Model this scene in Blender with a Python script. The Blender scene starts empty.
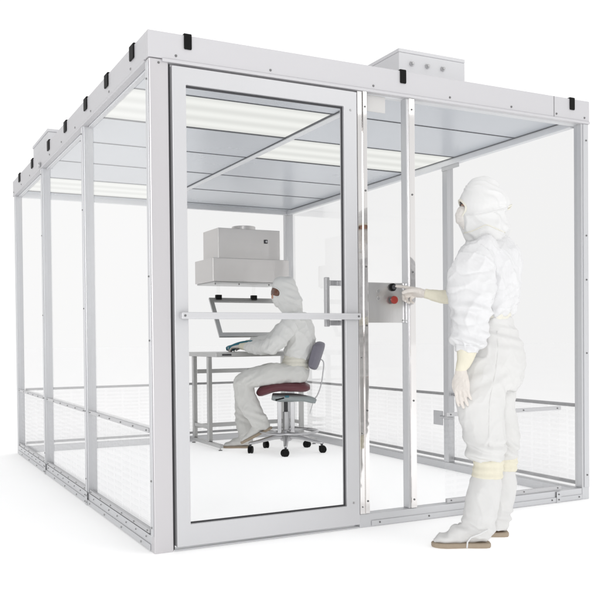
import bpy, bmesh, math, random
from mathutils.bvhtree import BVHTree
from mathutils import Vector, Matrix, noise
random.seed(7)
C = bpy.context.scene.collection
V = Vector
PI = math.pi

# ------------------------------------------------------------------ camera
FPX, CX, CY = 840.36, 300.0, 353.21
CAM = V((-1.1690, -3.7972, 0.9968))
YAW, PITCH, ROLL = 0.4727, -0.0158, -0.0092
_f = V((math.sin(YAW)*math.cos(PITCH), math.cos(YAW)*math.cos(PITCH), math.sin(PITCH)))
_r = V((math.cos(YAW), -math.sin(YAW), 0))
_u = _r.cross(_f)
_r2 = _r*math.cos(ROLL)+_u*math.sin(ROLL)
_u2 = -_r*math.sin(ROLL)+_u*math.cos(ROLL)
VIEW = V((_f.x, _f.y, 0)).normalized()          # horizontal, into the room
RIGHT = V((VIEW.y, -VIEW.x, 0))
W, D, H = 2.771, 4.10, 2.44

def P(px, py, dist):
    """world point seen at survey coordinate (px,py) at the given depth in metres"""
    return CAM + (_f + _r2*((px-CX)/FPX) - _u2*((py-CY)/FPX))*dist

cam = bpy.data.cameras.new('camera')
co = bpy.data.objects.new('camera', cam); C.objects.link(co)
co.matrix_world = Matrix(((_r2.x, _u2.x, -_f.x, CAM.x), (_r2.y, _u2.y, -_f.y, CAM.y), (_r2.z, _u2.z, -_f.z, CAM.z), (0, 0, 0, 1)))
cam.sensor_width = 36; cam.lens = FPX/600*36
cam.shift_y = (CY-300)/600
cam.clip_start = 0.05; cam.clip_end = 500
sc = bpy.context.scene
sc.camera = co

# ------------------------------------------------------------------ helpers
def obj(name, bm, mat=None, parent=None, bevel=0, smooth=False, segs=2):
    if isinstance(bm, bmesh.types.BMesh):
        me = bpy.data.meshes.new(name)
        bmesh.ops.recalc_face_normals(bm, faces=bm.faces[:])
        bm.to_mesh(me); bm.free()
    else:
        me = bm; me.name = name
    off = V((0, 0, 0)); p = parent
    while p is not None:
        off += p.location; p = p.parent
    me.transform(Matrix.Translation(-off))
    o = bpy.data.objects.new(name, me); C.objects.link(o)
    for m in (mat if isinstance(mat, (list, tuple)) else [mat]):
        if m: me.materials.append(m)
    if smooth:
        for f in me.polygons: f.use_smooth = True
    if bevel:
        b = o.modifiers.new('bevel', 'BEVEL'); b.width = bevel; b.segments = segs; b.limit_method = 'ANGLE'; b.angle_limit = math.radians(40)
    if parent is not None: o.parent = parent
    return o

def thing(name, label, cat, loc=(0, 0, 0), group=None):
    o = bpy.data.objects.new(name, None); C.objects.link(o)
    o.location = loc; o.empty_display_size = .1
    tag(o, label, cat, group); return o

def tag(o, label, cat, group=None):
    o['label'] = label; o['category'] = cat
    if group: o['group'] = group

def box(x0, x1, y0, y1, z0, z1, bm=None):
    bm = bm or bmesh.new()
    vs = [bm.verts.new((x, y, z)) for x in (x0, x1) for y in (y0, y1) for z in (z0, z1)]
    for f in ((0, 1, 3, 2), (4, 6, 7, 5), (0, 4, 5, 1), (2, 3, 7, 6), (0, 2, 6, 4), (1, 5, 7, 3)):
        bm.faces.new([vs[i] for i in f])
    return bm

def obox(c, ax, ay, az, bm=None):
    """box from centre and three half vectors"""
    bm = bm or bmesh.new(); c = V(c)
    vs = [bm.verts.new(c+ax*i+ay*j+az*k) for i in (-1, 1) for j in (-1, 1) for k in (-1, 1)]
    for f in ((0, 1, 3, 2), (4, 6, 7, 5), (0, 4, 5, 1), (2, 3, 7, 6), (0, 2, 6, 4), (1, 5, 7, 3)):
        bm.faces.new([vs[i] for i in f])
    return bm

def quad(a, b, c, d, bm=None):
    bm = bm or bmesh.new()
    bm.faces.new([bm.verts.new(p) for p in (a, b, c, d)]); return bm

def rings(bm, rs, cap=True):
    loops = [[bm.verts.new(p) for p in r] for r in rs]
    n = len(loops[0])
    for a, b in zip(loops, loops[1:]):
        for i in range(n):
            bm.faces.new((a[i], a[(i+1) % n], b[(i+1) % n], b[i]))
    if cap:
        bm.faces.new(loops[0][::-1]); bm.faces.new(loops[-1])
    return bm

def tube(pts, rad, bm=None, n=12, closed=False):
    bm = bm or bmesh.new(); pts = [V(p) for p in pts]; m = len(pts)
    rad = rad if isinstance(rad, (list, tuple)) else [rad]*m
    up = V((0, 0, 1)); rs = []; prev = None
    for i, p in enumerate(pts):
        if closed: t = (pts[(i+1) % m]-pts[i-1]).normalized()
        else: t = (pts[min(i+1, m-1)]-pts[max(i-1, 0)]).normalized()
        if prev is None:
            a = t.cross(up if abs(t.z) < .9 else V((1, 0, 0))).normalized()
        else:
            a = (prev-t*prev.dot(t)).normalized()
        prev = a; b = t.cross(a)
        rs.append([p+(a*math.cos(k*2*PI/n)+b*math.sin(k*2*PI/n))*rad[i] for k in range(n)])
    if closed:
        rs.append(rs[0]); return rings_closed(bm, rs[:-1])
    return rings(bm, rs)

def rings_closed(bm, rs):
    loops = [[bm.verts.new(p) for p in r] for r in rs]; n = len(loops[0]); m = len(loops)
    # best alignment of the last ring with the first
    best = min(range(n), key=lambda s: sum((loops[-1][i].co-loops[0][(i+s) % n].co).length for i in range(0, n, 3)))
    for j in range(m):
        a, b = loops[j], loops[(j+1) % m]; s = best if j == m-1 else 0
        for i in range(n):
            bm.faces.new((a[i], a[(i+1) % n], b[(i+1+s) % n], b[(i+s) % n]))
    return bm

def cyl(c, axis, r, h, bm=None, n=20, r2=None):
    axis = V(axis).normalized(); c = V(c)
    return tube([c, c+axis*h], [r, r if r2 is None else r2], bm, n)

def catmull(pts, k):
    out = []
    n = len(pts)
    for i in range(n-1):
        p0, p1, p2, p3 = pts[max(i-1, 0)], pts[i], pts[i+1], pts[min(i+2, n-1)]
        for j in range(k):
            t = j/k
            out.append(tuple(.5*((2*b)+(-a+c)*t+(2*a-5*b+4*c-d)*t*t+(-a+3*b-3*c+d)*t**3) for a, b, c, d in zip(p0, p1, p2, p3)))
    out.append(pts[-1]); return out

# ------------------------------------------------------------------ materials
def new_mat(name):
    m = bpy.data.materials.new(name); m.use_nodes = True
    nt = m.node_tree; nt.nodes.clear()
    out = nt.nodes.new('ShaderNodeOutputMaterial')
    return m, nt, out

def N(nt, t, **kw):
    n = nt.nodes.new(t)
    for k, v in kw.items():
        if k in n.inputs: n.inputs[k].default_value = v
        else: setattr(n, k, v)
    return n

def surf(name, col, rough=.5, metal=0, var=.04, vscale=(6, 6, 6), bump=0, bscale=200, rvar=0, spec=.5, bstretch=None):
    m, nt, out = new_mat(name); L = nt.links.new
    b = N(nt, 'ShaderNodeBsdfPrincipled'); b.inputs['Roughness'].default_value = rough; b.inputs['Metallic'].default_value = metal
    b.inputs['Specular IOR Level'].default_value = spec
    tc = N(nt, 'ShaderNodeTexCoord'); mp = N(nt, 'ShaderNodeMapping'); mp.inputs['Scale'].default_value = vscale
    L(tc.outputs['Object'], mp.inputs['Vector'])
    nz = N(nt, 'ShaderNodeTexNoise'); nz.inputs['Scale'].default_value = 1; nz.inputs['Detail'].default_value = 5
    L(mp.outputs['Vector'], nz.inputs['Vector'])
    cr = N(nt, 'ShaderNodeMix', data_type='RGBA')
    cr.inputs[6].default_value = (*[c*(1-var) for c in col], 1); cr.inputs[7].default_value = (*[min(1, c*(1+var)) for c in col], 1)
    L(nz.outputs['Fac'], cr.inputs[0]); L(cr.outputs[2], b.inputs['Base Color'])
    if rvar:
        mr = N(nt, 'ShaderNodeMapRange'); mr.inputs['To Min'].default_value = rough-rvar; mr.inputs['To Max'].default_value = rough+rvar
        L(nz.outputs['Fac'], mr.inputs['Value']); L(mr.outputs['Result'], b.inputs['Roughness'])
    if bump:
        mp2 = N(nt, 'ShaderNodeMapping'); mp2.inputs['Scale'].default_value = bstretch or (bscale,)*3
        L(tc.outputs['Object'], mp2.inputs['Vector'])
        n2 = N(nt, 'ShaderNodeTexNoise'); n2.inputs['Scale'].default_value = 1; n2.inputs['Detail'].default_value = 3
        L(mp2.outputs['Vector'], n2.inputs['Vector'])
        bp = N(nt, 'ShaderNodeBump'); bp.inputs['Strength'].default_value = bump; bp.inputs['Distance'].default_value = .002
        L(n2.outputs['Fac'], bp.inputs['Height']); L(bp.outputs['Normal'], b.inputs['Normal'])
    L(b.outputs['BSDF'], out.inputs['Surface'])
    return m

def glass(name, T, ripple=0.0):
    m, nt, out = new_mat(name); L = nt.links.new
    tr = N(nt, 'ShaderNodeBsdfTransparent'); tr.inputs['Color'].default_value = (*T, 1)
    gl = N(nt, 'ShaderNodeBsdfGlossy'); gl.inputs['Roughness'].default_value = .02; gl.inputs['Color'].default_value = (1, 1, 1, 1)
    fr = N(nt, 'ShaderNodeLayerWeight'); fr.inputs['Blend'].default_value = .12
    tc = N(nt, 'ShaderNodeTexCoord'); nz = N(nt, 'ShaderNodeTexNoise'); nz.inputs['Scale'].default_value = 2.5
    L(tc.outputs['Object'], nz.inputs['Vector'])
    bp = N(nt, 'ShaderNodeBump'); bp.inputs['Strength'].default_value = .05; bp.inputs['Distance'].default_value = .01
    L(nz.outputs['Fac'], bp.inputs['Height']); L(bp.outputs['Normal'], gl.inputs['Normal'])
    mx = N(nt, 'ShaderNodeMixShader')
    mm = N(nt, 'ShaderNodeMath', operation='MULTIPLY'); mm.inputs[1].default_value = .28
    L(fr.outputs['Fresnel'], mm.inputs[0]); L(mm.outputs[0], mx.inputs[0])
    L(tr.outputs[0], mx.inputs[1]); L(gl.outputs[0], mx.inputs[2]); L(mx.outputs[0], out.inputs['Surface'])
    return m

def louvre(name, axis):
    """clear flap panel with faint white horizontal slots in blocks"""
    m, nt, out = new_mat(name); L = nt.links.new
    tc = N(nt, 'ShaderNodeTexCoord'); sp = N(nt, 'ShaderNodeSeparateXYZ'); L(tc.outputs['Object'], sp.inputs[0])
    hor = sp.outputs[axis]
    colm = N(nt, 'ShaderNodeMath', operation='DIVIDE'); colm.inputs[1].default_value = .16; L(hor, colm.inputs[0])
    fl = N(nt, 'ShaderNodeMath', operation='FLOOR'); L(colm.outputs[0], fl.inputs[0])
    wn = N(nt, 'ShaderNodeTexWhiteNoise', noise_dimensions='1D'); L(fl.outputs[0], wn.inputs['W'])
    zz = N(nt, 'ShaderNodeMath', operation='MULTIPLY_ADD'); zz.inputs[1].default_value = 1/.034
    off = N(nt, 'ShaderNodeMath', operation='MULTIPLY'); off.inputs[1].default_value = .22; L(wn.outputs['Value'], off.inputs[0])
    L(sp.outputs[2], zz.inputs[0]); L(off.outputs[0], zz.inputs[2])
    fr = N(nt, 'ShaderNodeMath', operation='FRACT'); L(zz.outputs[0], fr.inputs[0])
    rp = N(nt, 'ShaderNodeValToRGB'); rp.color_ramp.elements[0].position = .25; rp.color_ramp.elements[1].position = .6
    L(fr.outputs[0], rp.inputs[0])
    cf = N(nt, 'ShaderNodeMath', operation='FRACT'); L(colm.outputs[0], cf.inputs[0])
    cs = N(nt, 'ShaderNodeMath', operation='COMPARE'); cs.inputs[1].default_value = .5; cs.inputs[2].default_value = .44; L(cf.outputs[0], cs.inputs[0])
    mu = N(nt, 'ShaderNodeMath', operation='MULTIPLY'); L(rp.outputs[0], mu.inputs[0]); L(cs.outputs[0], mu.inputs[1])
    nz = N(nt, 'ShaderNodeTexNoise'); nz.inputs['Scale'].default_value = 1.6; L(tc.outputs['Object'], nz.inputs['Vector'])
    m3 = N(nt, 'ShaderNodeMath', operation='MULTIPLY'); L(mu.outputs[0], m3.inputs[0]); L(nz.outputs['Fac'], m3.inputs[1])
    m2 = N(nt, 'ShaderNodeMath', operation='MULTIPLY_ADD'); m2.inputs[1].default_value = .15; m2.inputs[2].default_value = .05; L(m3.outputs[0], m2.inputs[0])
    tr = N(nt, 'ShaderNodeBsdfTransparent'); tr.inputs['Color'].default_value = (.985, .985, .987, 1)
    df = N(nt, 'ShaderNodeBsdfDiffuse'); df.inputs['Color'].default_value = (.9, .9, .905, 1)
    tl = N(nt, 'ShaderNodeBsdfTranslucent'); tl.inputs['Color'].default_value = (.9, .9, .905, 1)
    ad = N(nt, 'ShaderNodeMixShader'); ad.inputs[0].default_value = .5; L(df.outputs[0], ad.inputs[1]); L(tl.outputs[0], ad.inputs[2])
    mx = N(nt, 'ShaderNodeMixShader'); L(m2.outputs[0], mx.inputs[0]); L(tr.outputs[0], mx.inputs[1]); L(ad.outputs[0], mx.inputs[2])
    L(mx.outputs[0], out.inputs['Surface'])
    return m

def lens_mat(name):
    m, nt, out = new_mat(name); L = nt.links.new
    tc = N(nt, 'ShaderNodeTexCoord'); sp = N(nt, 'ShaderNodeSeparateXYZ'); L(tc.outputs['Generated'], sp.inputs[0])
    mu = N(nt, 'ShaderNodeMath', operation='MULTIPLY'); mu.inputs[1].default_value = 2*PI*3; L(sp.outputs[1], mu.inputs[0])
    sn = N(nt, 'ShaderNodeMath', operation='COSINE'); L(mu.outputs[0], sn.inputs[0])
    mr = N(nt, 'ShaderNodeMapRange'); mr.inputs['From Min'].default_value = -1; mr.inputs['To Min'].default_value = 1.0; mr.inputs['To Max'].default_value = .86
    L(sn.outputs[0], mr.inputs['Value'])
    em = N(nt, 'ShaderNodeEmission'); em.inputs['Color'].default_value = (.99, 1, .965, 1); L(mr.outputs[0], em.inputs['Strength'])
    L(em.outputs[0], out.inputs['Surface'])
    return m

M = {}
M['paint'] = surf('painted steel', (.565, .558, .575), .42, 0, .015, (1.5, 1.5, 1.5), .04, 90)
M['paint_side'] = M['paint']
M['alu'] = surf('satin aluminium', (.62, .625, .64), .38, .65, .04, (3, 3, .6), .05, 1, .05, bstretch=(300, 300, 4))
M['alu_door'] = surf('anodised door aluminium', (.62, .62, .635), .42, .35, .03, (3, 3, .5), .04, 1, .04, bstretch=(300, 300, 4))
M['bar'] = surf('clear anodised bar', (.55, .55, .56), .4, .7, .04, (2, 2, 2))
M['post'] = surf('polished stainless', (.80, .78, .78), .16, 1.0, .05, (5, 5, .35), .10, 1, .05, bstretch=(120, 120, 1.5))
M['mirror'] = surf('mirror polished stainless', (.83, .81, .80), .045, 1.0, .05, (30, 30, 1.2), .02, 1, .03, bstretch=(60, 60, 3))
M['corner'] = surf('satin corner cover', (.60, .585, .60), .34, .35, .04, (5, 5, .35), .06, 1, .05, bstretch=(260, 260, 2))
M['steel'] = surf('brushed stainless', (.655, .638, .628), .33, .85, .10, (.8, .8, 5), .12, 1, .06, bstretch=(3, 3, 260))
M['bench'] = surf('bench stainless', (.54, .54, .535), .38, .8, .06, (3, 3, 3), .05, 150, .05)
M['ctrl'] = surf('control plate stainless', (.66, .65, .645), .22, .85, .16, (14, 14, .7), .05, 1, .06, bstretch=(220, 220, 2))
M['tile'] = surf('grey ceiling tile', (.615, .645, .69), .26, .1, .05, (1.2, 1.2, 1.2), .03, 60, .06)
M['tgap'] = surf('dark gasket', (.19, .195, .205), .7, 0)
M['tbar'] = surf('ceiling grid aluminium', (.80, .81, .83), .4, .1)
M['black'] = surf('black rubber', (.006, .006, .006), .6, 0, .2, (40, 40, 40), spec=.15)
M['gasket'] = surf('black glazing gasket', (.05, .05, .055), .6)
M['screw'] = surf('screw steel', (.22, .22, .22), .35, .8)
M['screw_light'] = surf('bright screw', (.5, .5, .5), .3, .9)
M['lens'] = lens_mat('prismatic light lens')
M['glass'] = glass('clear acrylic pane', (.900, .899, .898))
M['glass_door'] = glass('door glass', (.900, .900, .899))
M['shield'] = glass('sash glass', (.955, .955, .95))
M['louvX'] = louvre('slotted flap across', 0)
M['louvY'] = louvre('slotted flap along', 1)
M['smock'] = surf('white smock cloth', (.735, .735, .742), .78, 0, .02, (9, 9, 9), .10, 420, spec=.3)
M['trouser'] = surf('white trouser cloth', (.70, .697, .688), .85, 0, .025, (9, 9, 9), .12, 420, spec=.2)
M['hood'] = surf('white hood cloth', (.745, .745, .742), .82, 0, .02, (14, 14, 14), .12, 420, spec=.25)
M['boot'] = surf('overboot cloth', (.695, .692, .685), .85, 0, .03, (12, 12, 12), .12, 420, spec=.2)
M['knit'] = surf('cream knit cuff', (.76, .725, .60), .9, 0, .05, (60, 60, 8), .5, 1, spec=.1, bstretch=(420, 420, 30))
M['trim'] = surf('cream elastic trim', (.77, .75, .67), .9, 0, .06, (60, 60, 60), .3, 300, spec=.1)
M['glove'] = surf('latex glove', (.72, .675, .63), .5, 0, .07, (24, 24, 24), .25, 160, spec=.4)
M['skin'] = surf('skin', (.52, .30, .22), .5, 0, .1, (25, 25, 25), .15, 300)
M['eye'] = surf('dark eye', (.03, .02, .018), .25)
M['mask'] = surf('face mask cloth', (.74, .71, .68), .85, 0, .04, (30, 30, 30), .2, 400)
M['goggle'] = surf('amber goggle lens', (.15, .066, .042), .12, 0, .2, (20, 20, 20))
M['sole'] = surf('tan rubber sole', (.37, .30, .225), .7, 0, .1, (30, 30, 30), .2, 200)
M['sseat'] = surf('smock seated', (.76, .76, .745), .82, 0, .03, (9, 9, 9), .12, 420, spec=.2)
M['tseat'] = surf('trousers seated', (.71, .708, .685), .85, 0, .03, (9, 9, 9), .12, 420, spec=.2)
M['vinyl'] = surf('burgundy vinyl', (.115, .024, .034), .45, 0, .12, (10, 10, 10), .15, 120)
M['mauve'] = surf('grey mauve backrest', (.18, .172, .212), .5, 0, .12, (6, 6, 6), .1, 120)
M['chrome'] = surf('cast aluminium', (.55, .55, .56), .28, .85, .05, (8, 8, 8))
M['mech'] = surf('teal grey mechanism', (.33, .365, .37), .45, .3, .08, (12, 12, 12))
M['teal'] = surf('teal plastic', (.015, .16, .22), .35, 0, .12, (14, 14, 14))
M['white'] = surf('white plastic', (.75, .75, .75), .4)
M['red'] = surf('red button plastic', (.30, .035, .025), .3, 0, .1, (30, 30, 30))
M['fan'] = surf('fan housing paint', (.66, .66, .675), .5, 0, .02, (2, 2, 2))
M['label'] = surf('frosted label plate', (.62, .61, .60), .6)

# ------------------------------------------------------------------ ground (one white studio sheet with added glow)
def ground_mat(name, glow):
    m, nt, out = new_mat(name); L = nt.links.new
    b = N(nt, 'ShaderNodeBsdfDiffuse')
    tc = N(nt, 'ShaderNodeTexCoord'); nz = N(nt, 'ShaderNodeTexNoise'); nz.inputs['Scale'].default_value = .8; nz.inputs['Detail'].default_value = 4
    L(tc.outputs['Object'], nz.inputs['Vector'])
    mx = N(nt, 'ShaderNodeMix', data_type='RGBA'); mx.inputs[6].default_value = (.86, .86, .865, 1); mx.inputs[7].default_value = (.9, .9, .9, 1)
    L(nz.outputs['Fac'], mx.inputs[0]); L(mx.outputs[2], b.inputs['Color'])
    em = N(nt, 'ShaderNodeEmission'); em.inputs['Strength'].default_value = glow  # even glow put into the floor colour, no lamp behind it
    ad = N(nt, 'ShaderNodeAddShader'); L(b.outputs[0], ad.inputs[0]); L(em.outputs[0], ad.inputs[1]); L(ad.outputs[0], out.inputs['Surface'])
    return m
bm = bmesh.new()
vs = [bm.verts.new((1.4+150*math.cos(i*2*PI/96), 2+150*math.sin(i*2*PI/96), 0)) for i in range(96)]
bm.faces.new(vs)
g = obj('ground', bm, ground_mat('self-lit studio floor', .372)); g['kind'] = 'structure'  # added glow keeps the open ground white out to the horizon
g = obj('floor', quad((.004, .004, .004), (W-.004, .004, .004), (W-.004, D-.004, .004), (.004, D-.004, .004)), ground_mat('self-lit room floor', .50)); g['kind'] = 'structure'  # stronger added glow, lifts the room interior from below

# ------------------------------------------------------------------ the cleanroom
room = thing('modular_cleanroom', 'walk-in modular cleanroom enclosure with clear panels, grey metal frame, hinged front door and lit ceiling', 'cleanroom')
T = .058                                     # profile depth
def scr(parent, c, axis, r=.0055, m='screw'):
    o = obj('screw', cyl(c, axis, r, .004, n=10, r2=r*.75), M[m], parent); return o

# bottom rails, threshold
def rail(name, b, m='alu'): return obj(name, b, M[m], room, bevel=.003)
br_front = rail('bottom_rail', box(1.118, W-.062, 0, T, 0, .072))
br_left = rail('bottom_rail', box(0, T, .052, D-.062, 0, .076))
br_right = rail('bottom_rail', box(W-T, W, .062, D-.062, 0, .06))
br_back = rail('bottom_rail', box(.062, W-.062, D-T, D, 0, .06))
rail('threshold', box(.096, 1.116, .004, T, 0, .009))
# proud lower cover strip of the left rail and front rail
obj('rail_strip', box(-.006, .0, .056, D-.066, .006, .036), M['alu'], br_left, bevel=.002)
obj('rail_strip', box(1.19, W-.066, -.006, .0, .006, .034), M['alu'], br_front, bevel=.002)
for i in range(11): scr(br_left, (-.006, .2+i*.36, .021), (-1, 0, 0))
for i in range(22): scr(br_left, (0, .13+i*.178, .06), (-1, 0, 0), .0045)
for x in (1.24, 1.56, 2.0, 2.46, 2.68): scr(br_front, (x, -.006, .021), (0, -1, 0))
jb = obj('joint_plate', box(2.495, 2.53, -.009, -.0065, .002, .068), M['alu'], br_front, bevel=.002)
scr(jb, (2.512, -.009, .02), (0, -1, 0)); scr(jb, (2.512, -.009, .052), (0, -1, 0))
for y in (1.37, 2.735):
    jl = obj('joint_plate', box(-.009, -.0065, y-.03, y+.03, .002, .08), M['alu'], br_left, bevel=.002)
    for dy in (-.018, .018):
        for z in (.02, .06): scr(jl, (-.009, y+dy, z), (-1, 0, 0), .005)

# posts
def post(name, b, m='alu', bev=.004):
    return obj(name, b, M[m], room, bevel=bev)
pA = post('corner_post', box(0, .094, 0, .052, 0, 2.314), 'corner', .005)
pB = post('corner_post', box(W-.06, W, 0, .06, 0, 2.314))
pC = post('corner_post', box(0, .06, D-.06, D, 0, 2.314))
pD = post('corner_post', box(W-.085, W, D-.06, D, 0, 2.314))
obj('cover_strip', box(-.004, 0, .006, .046, .08, 2.30), M['alu'], pA, bevel=.0015)
obj('cover_strip', box(W-.045, W-.004, -.005, 0, .075, 2.30), M['alu'], pB, bevel=.0015)
for z in (.12, .34, 1.0, 1.3, 2.22): scr(pA, (-.004, .026, z), (-1, 0, 0), .005)
scr(pA, (.047, 0, 2.295), (0, -1, 0), .006)
for z in (.15, .9, 1.35, 1.62, 2.2): scr(pB, (W-.022, -.005, z), (0, -1, 0), .006)
jam = obj('jamb_post', box(1.122, 1.180, 0, T, .072, 2.314), M['mirror'], room, bevel=.003)
obj('cover_strip', box(1.153, 1.178, -.007, 0, .075, 2.312), M['mirror'], jam, bevel=.002)
for z in (.14, .62, 1.07, 1.38, 1.78, 2.22): scr(jam, (1.166, -.007, z), (0, -1, 0), .006, 'screw')
for z in (.11, .5, .9): scr(jam, (1.137, 0, z), (0, -1, 0), .004, 'screw')
mid = obj('wall_post', box(1.434, 1.487, .006, T, .072, 2.314), M['alu'], room, bevel=.002)
obj('cover_strip', box(1.446, 1.484, -.003, .006, .074, 2.312), M['mirror'], mid, bevel=.002)
for z in (.05+.07, .66, 1.36, 1.78, 2.24): scr(mid, (1.465, -.003, z), (0, -1, 0), .006)
for y in (1.37, 2.735):
    a = post('wall_post', box(0, T, y-.03, y+.03, .076, 2.314), bev=.003)
    obj('cover_strip', box(-.005, 0, y-.022, y+.022, .085, 2.312), M['alu'], a, bevel=.0015)
    for z in (.16, .575, 1.2, 1.8, 2.26): scr(a, (-.005, y, z), (-1, 0, 0), .005)
    post('wall_post', box(W-T, W, y-.03, y+.03, .06, 2.314), bev=.003)
post('wall_post', box(1.30, 1.36, D-T, D, .06, 2.314), bev=.003)

# fascia
def fascia(b): return obj('fascia', b, M['paint'], room, bevel=.004)
ff = fascia(box(-.006, W+.006, -.006, .03, 2.316, H))
fl = fascia(box(-.006, .03, .0305, D+.006, 2.316, H))
fr_ = fascia(box(W-.03, W+.006, .0305, D+.006, 2.316, H))
fb = fascia(box(.0305, W-.0305, D-.03, D+.006, 2.316, H))
obj('fascia_lip', box(.062, W+.004, -.013, .028, 2.300, 2.3155), M['paint'], ff, bevel=.003)
obj('fascia_lip', box(-.010, .028, .056, D, 2.303, 2.3155), M['paint'], fl, bevel=.003)
obj('fascia_seam', box(2.487, 2.490, -.0075, -.0055, 2.318, 2.438), M['screw'], ff)
for x in (.13, .62, 1.22, 1.72, 2.16, 2.508, 2.735): scr(ff, (x, -.006, 2.336), (0, -1, 0), .0065)
for i in range(10): scr(fl, (-.006, .28+i*.42, 2.338), (-1, 0, 0), .0065)
kn = obj('fascia_knob', cyl((-.006, 2.74, 2.33), (-1, 0, 0), .022, .02), M['chrome'], fl, bevel=.004)
# black rubber clips over the roof edge
def clip_bm(c, along, out, w):
    bm = bmesh.new(); c = V(c); along = V(along); out = V(out); z = V((0, 0, 1))
    prof = [(-.03, .003), (-.03, .008), (.004, .009), (.008, .005), (.008, -.062), (.006, -.067), (.001, -.065), (.001, .003)]
    rs = [[c+along*s+out*a+z*b for a, b in prof] for s in (-w, -w*.86, w*.86, w)]
    for i in (0, 3):
        k = c+along*(-w if i == 0 else w)+out*.002
        rs[i] = [k+(p-k)*.93 for p in rs[i]]
    return rings(bm, rs)
for y in (.246, .743, 1.239, 1.819, 2.405, 3.085, 3.72):
    obj('edge_clip', clip_bm((-.006, y, H-.002), (0, 1, 0), (-1, 0, 0), .036), M['black'], room, bevel=.002)
for x in (.188, 1.406, 2.631):
    obj('edge_clip', clip_bm((x, -.006, H-.002), (1, 0, 0), (0, -1, 0), .019), M['black'], room, bevel=.002)

# top beams inside
for b in (box(.03, W-.03, .0305, T+.02, 2.300, 2.37), box(.0305, T, T+.0205, D-.0605, 2.296, 2.37), box(W-.075, W-.0305, T+.0205, D-.0605, 2.292, 2.37), box(.0605, W-.0605, D-.075, D-.0305, 2.292, 2.37)):
    obj('top_beam', b, M['tbar'], room, bevel=.003)
gus = obj('gusset_plate', box(W-.064, W-.0585, 1.19, 1.40, 2.262, 2.300), M['alu'], room, bevel=.002)

# ceiling
zc = 2.336
ys = [.08, .573, 1.228, 1.868, 2.545, 3.225, 3.93]
cols = [(.058, 1.305), (1.351, W-.062)]
lights = {(0, 1), (1, 2), (0, 5)}
for ci, (x0, x1) in enumerate(cols):
    for r in range(6):
        y0, y1 = ys[r]+.006, ys[r+1]-.006
        if (ci, r) in lights:
            lf = obj('ceiling_light', box(x0+.004, x1-.004, y0, y1, zc+.004, zc+.06), M['tbar'], room)
            e = .012
            bm = quad((x0+e, y0+e, zc+.002), (x0+e, y1-e, zc+.002), (x1-e, y1-e, zc+.002), (x1-e, y0+e, zc+.002))
            obj('light_lens', bm, M['lens'], lf)
        else:
            obj('ceiling_tile', box(x0+.004, x1-.004, y0, y1, zc, zc+.03), M['tile'], room, bevel=.002)
obj('ceiling_tile', box(.058, W-.062, 3.94, D-.07, zc, zc+.03), M['tile'], room)
gm = bmesh.new()
obj('ceiling_grid', box(1.306, 1.350, .08, D-.076, zc-.014, zc+.03), M['tbar'], room, bevel=.003)
for ci, (x0, x1) in enumerate(cols):
    for y in ys[1:]:
        obj('ceiling_gap', box(x0+.002, x1-.002, y-.0042, y+.0042, zc-.003, zc+.02), M['tgap'], room)
for x in (1.3045, 1.3525, .060, W-.079):
    obj('ceiling_gap', box(x-.0014, x+.0014, .08, 3.93, zc-.006, zc+.02), M['tgap'], room)
obj('roof_deck', box(.031, W-.031, .031, D-.031, 2.405, 2.425), M['paint'], room)

# panes
def paneY(name, x0, x1, y, z0, z1, m):
    return obj(name, quad((x0, y, z0), (x1, y, z0), (x1, y, z1), (x0, y, z1)), M[m], room)
def paneX(name, y0, y1, x, z0, z1, m):
    return obj(name, quad((x, y0, z0), (x, y1, z0), (x, y1, z1), (x, y0, z1)), M[m], room)
p1 = paneY('wall_pane', 1.181, 1.433, .046, .073, 2.30, 'glass')
paneY('wall_pane', 1.488, W-.061, .03, .073, 2.30, 'glass')
for a, b in ((.053, 1.339), (1.401, 2.704), (2.766, D-.061)):
    paneX('wall_pane', a, b, .03, .077, 2.295, 'glass')
for a, b in ((.061, 1.339), (1.401, 2.704), (2.766, D-.061)):
    paneX('wall_pane', a, b, W-.03, .061, 2.291, 'glass')
for a, b in ((.061, 1.299), (1.361, W-.086)):
    paneY('wall_pane', a, b, D-.03, .061, 2.291, 'glass')
# lower flap panels between two bars
def flap(kind, a, b, c, zlo=.085, zhi=.575, sgn=-1):
    """flap panel on a wall: bars at bottom and top, slotted clear sheet between"""
    if kind == 'Y':
        fp = paneY('flap_panel', a, b, c+sgn*.004, zlo, zhi, 'louvX')
        mk = lambda z, h: box(a, b, min(c+sgn*.006, c+sgn*.022), max(c+sgn*.006, c+sgn*.022), z-h, z+h)
    else:
        fp = paneX('flap_panel', a, b, c+sgn*.004, zlo, zhi, 'louvY')
        mk = lambda z, h: box(min(c+sgn*.006, c+sgn*.022), max(c+sgn*.006, c+sgn*.022), a, b, z-h, z+h)
    for z in (zlo+.004, zhi-.004):
        bar = obj('flap_bar', mk(z, .011), M['bar'], fp, bevel=.002)
        n = max(3, int((b-a)/.19))
        for i in range(n):
            t = a+.03+(b-a-.06)*i/(n-1)
            if kind == 'Y': scr(bar, (t, c+sgn*.022, z), (0, sgn, 0), .0045)
            else: scr(bar, (c+sgn*.022, t, z), (sgn, 0, 0), .0045)
flap('Y', 1.69, 2.545, .026)
for a, b in ((.095, 1.315), (1.425, 2.68), (2.79, 4.0)): flap('X', a, b, .026)
for a, b in ((.10, 1.33), (1.41, 2.69), (2.78, 4.02)): flap('X', a, b, W-.026, sgn=1, zhi=.577)
for a, b in ((.075, 1.29), (1.37, 2.67)): flap('Y', a, b, D-.026, sgn=1, zhi=.577)
lt = obj('latch_plate', box(W-.066, W-.0585, 1.405, 1.52, .335, .445), M['alu'], room, bevel=.003)
obj('latch_bolt', cyl((W-.064, 1.43, .40), (0, -1, 0), .011, .16), M['chrome'], lt, bevel=.002)
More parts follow.
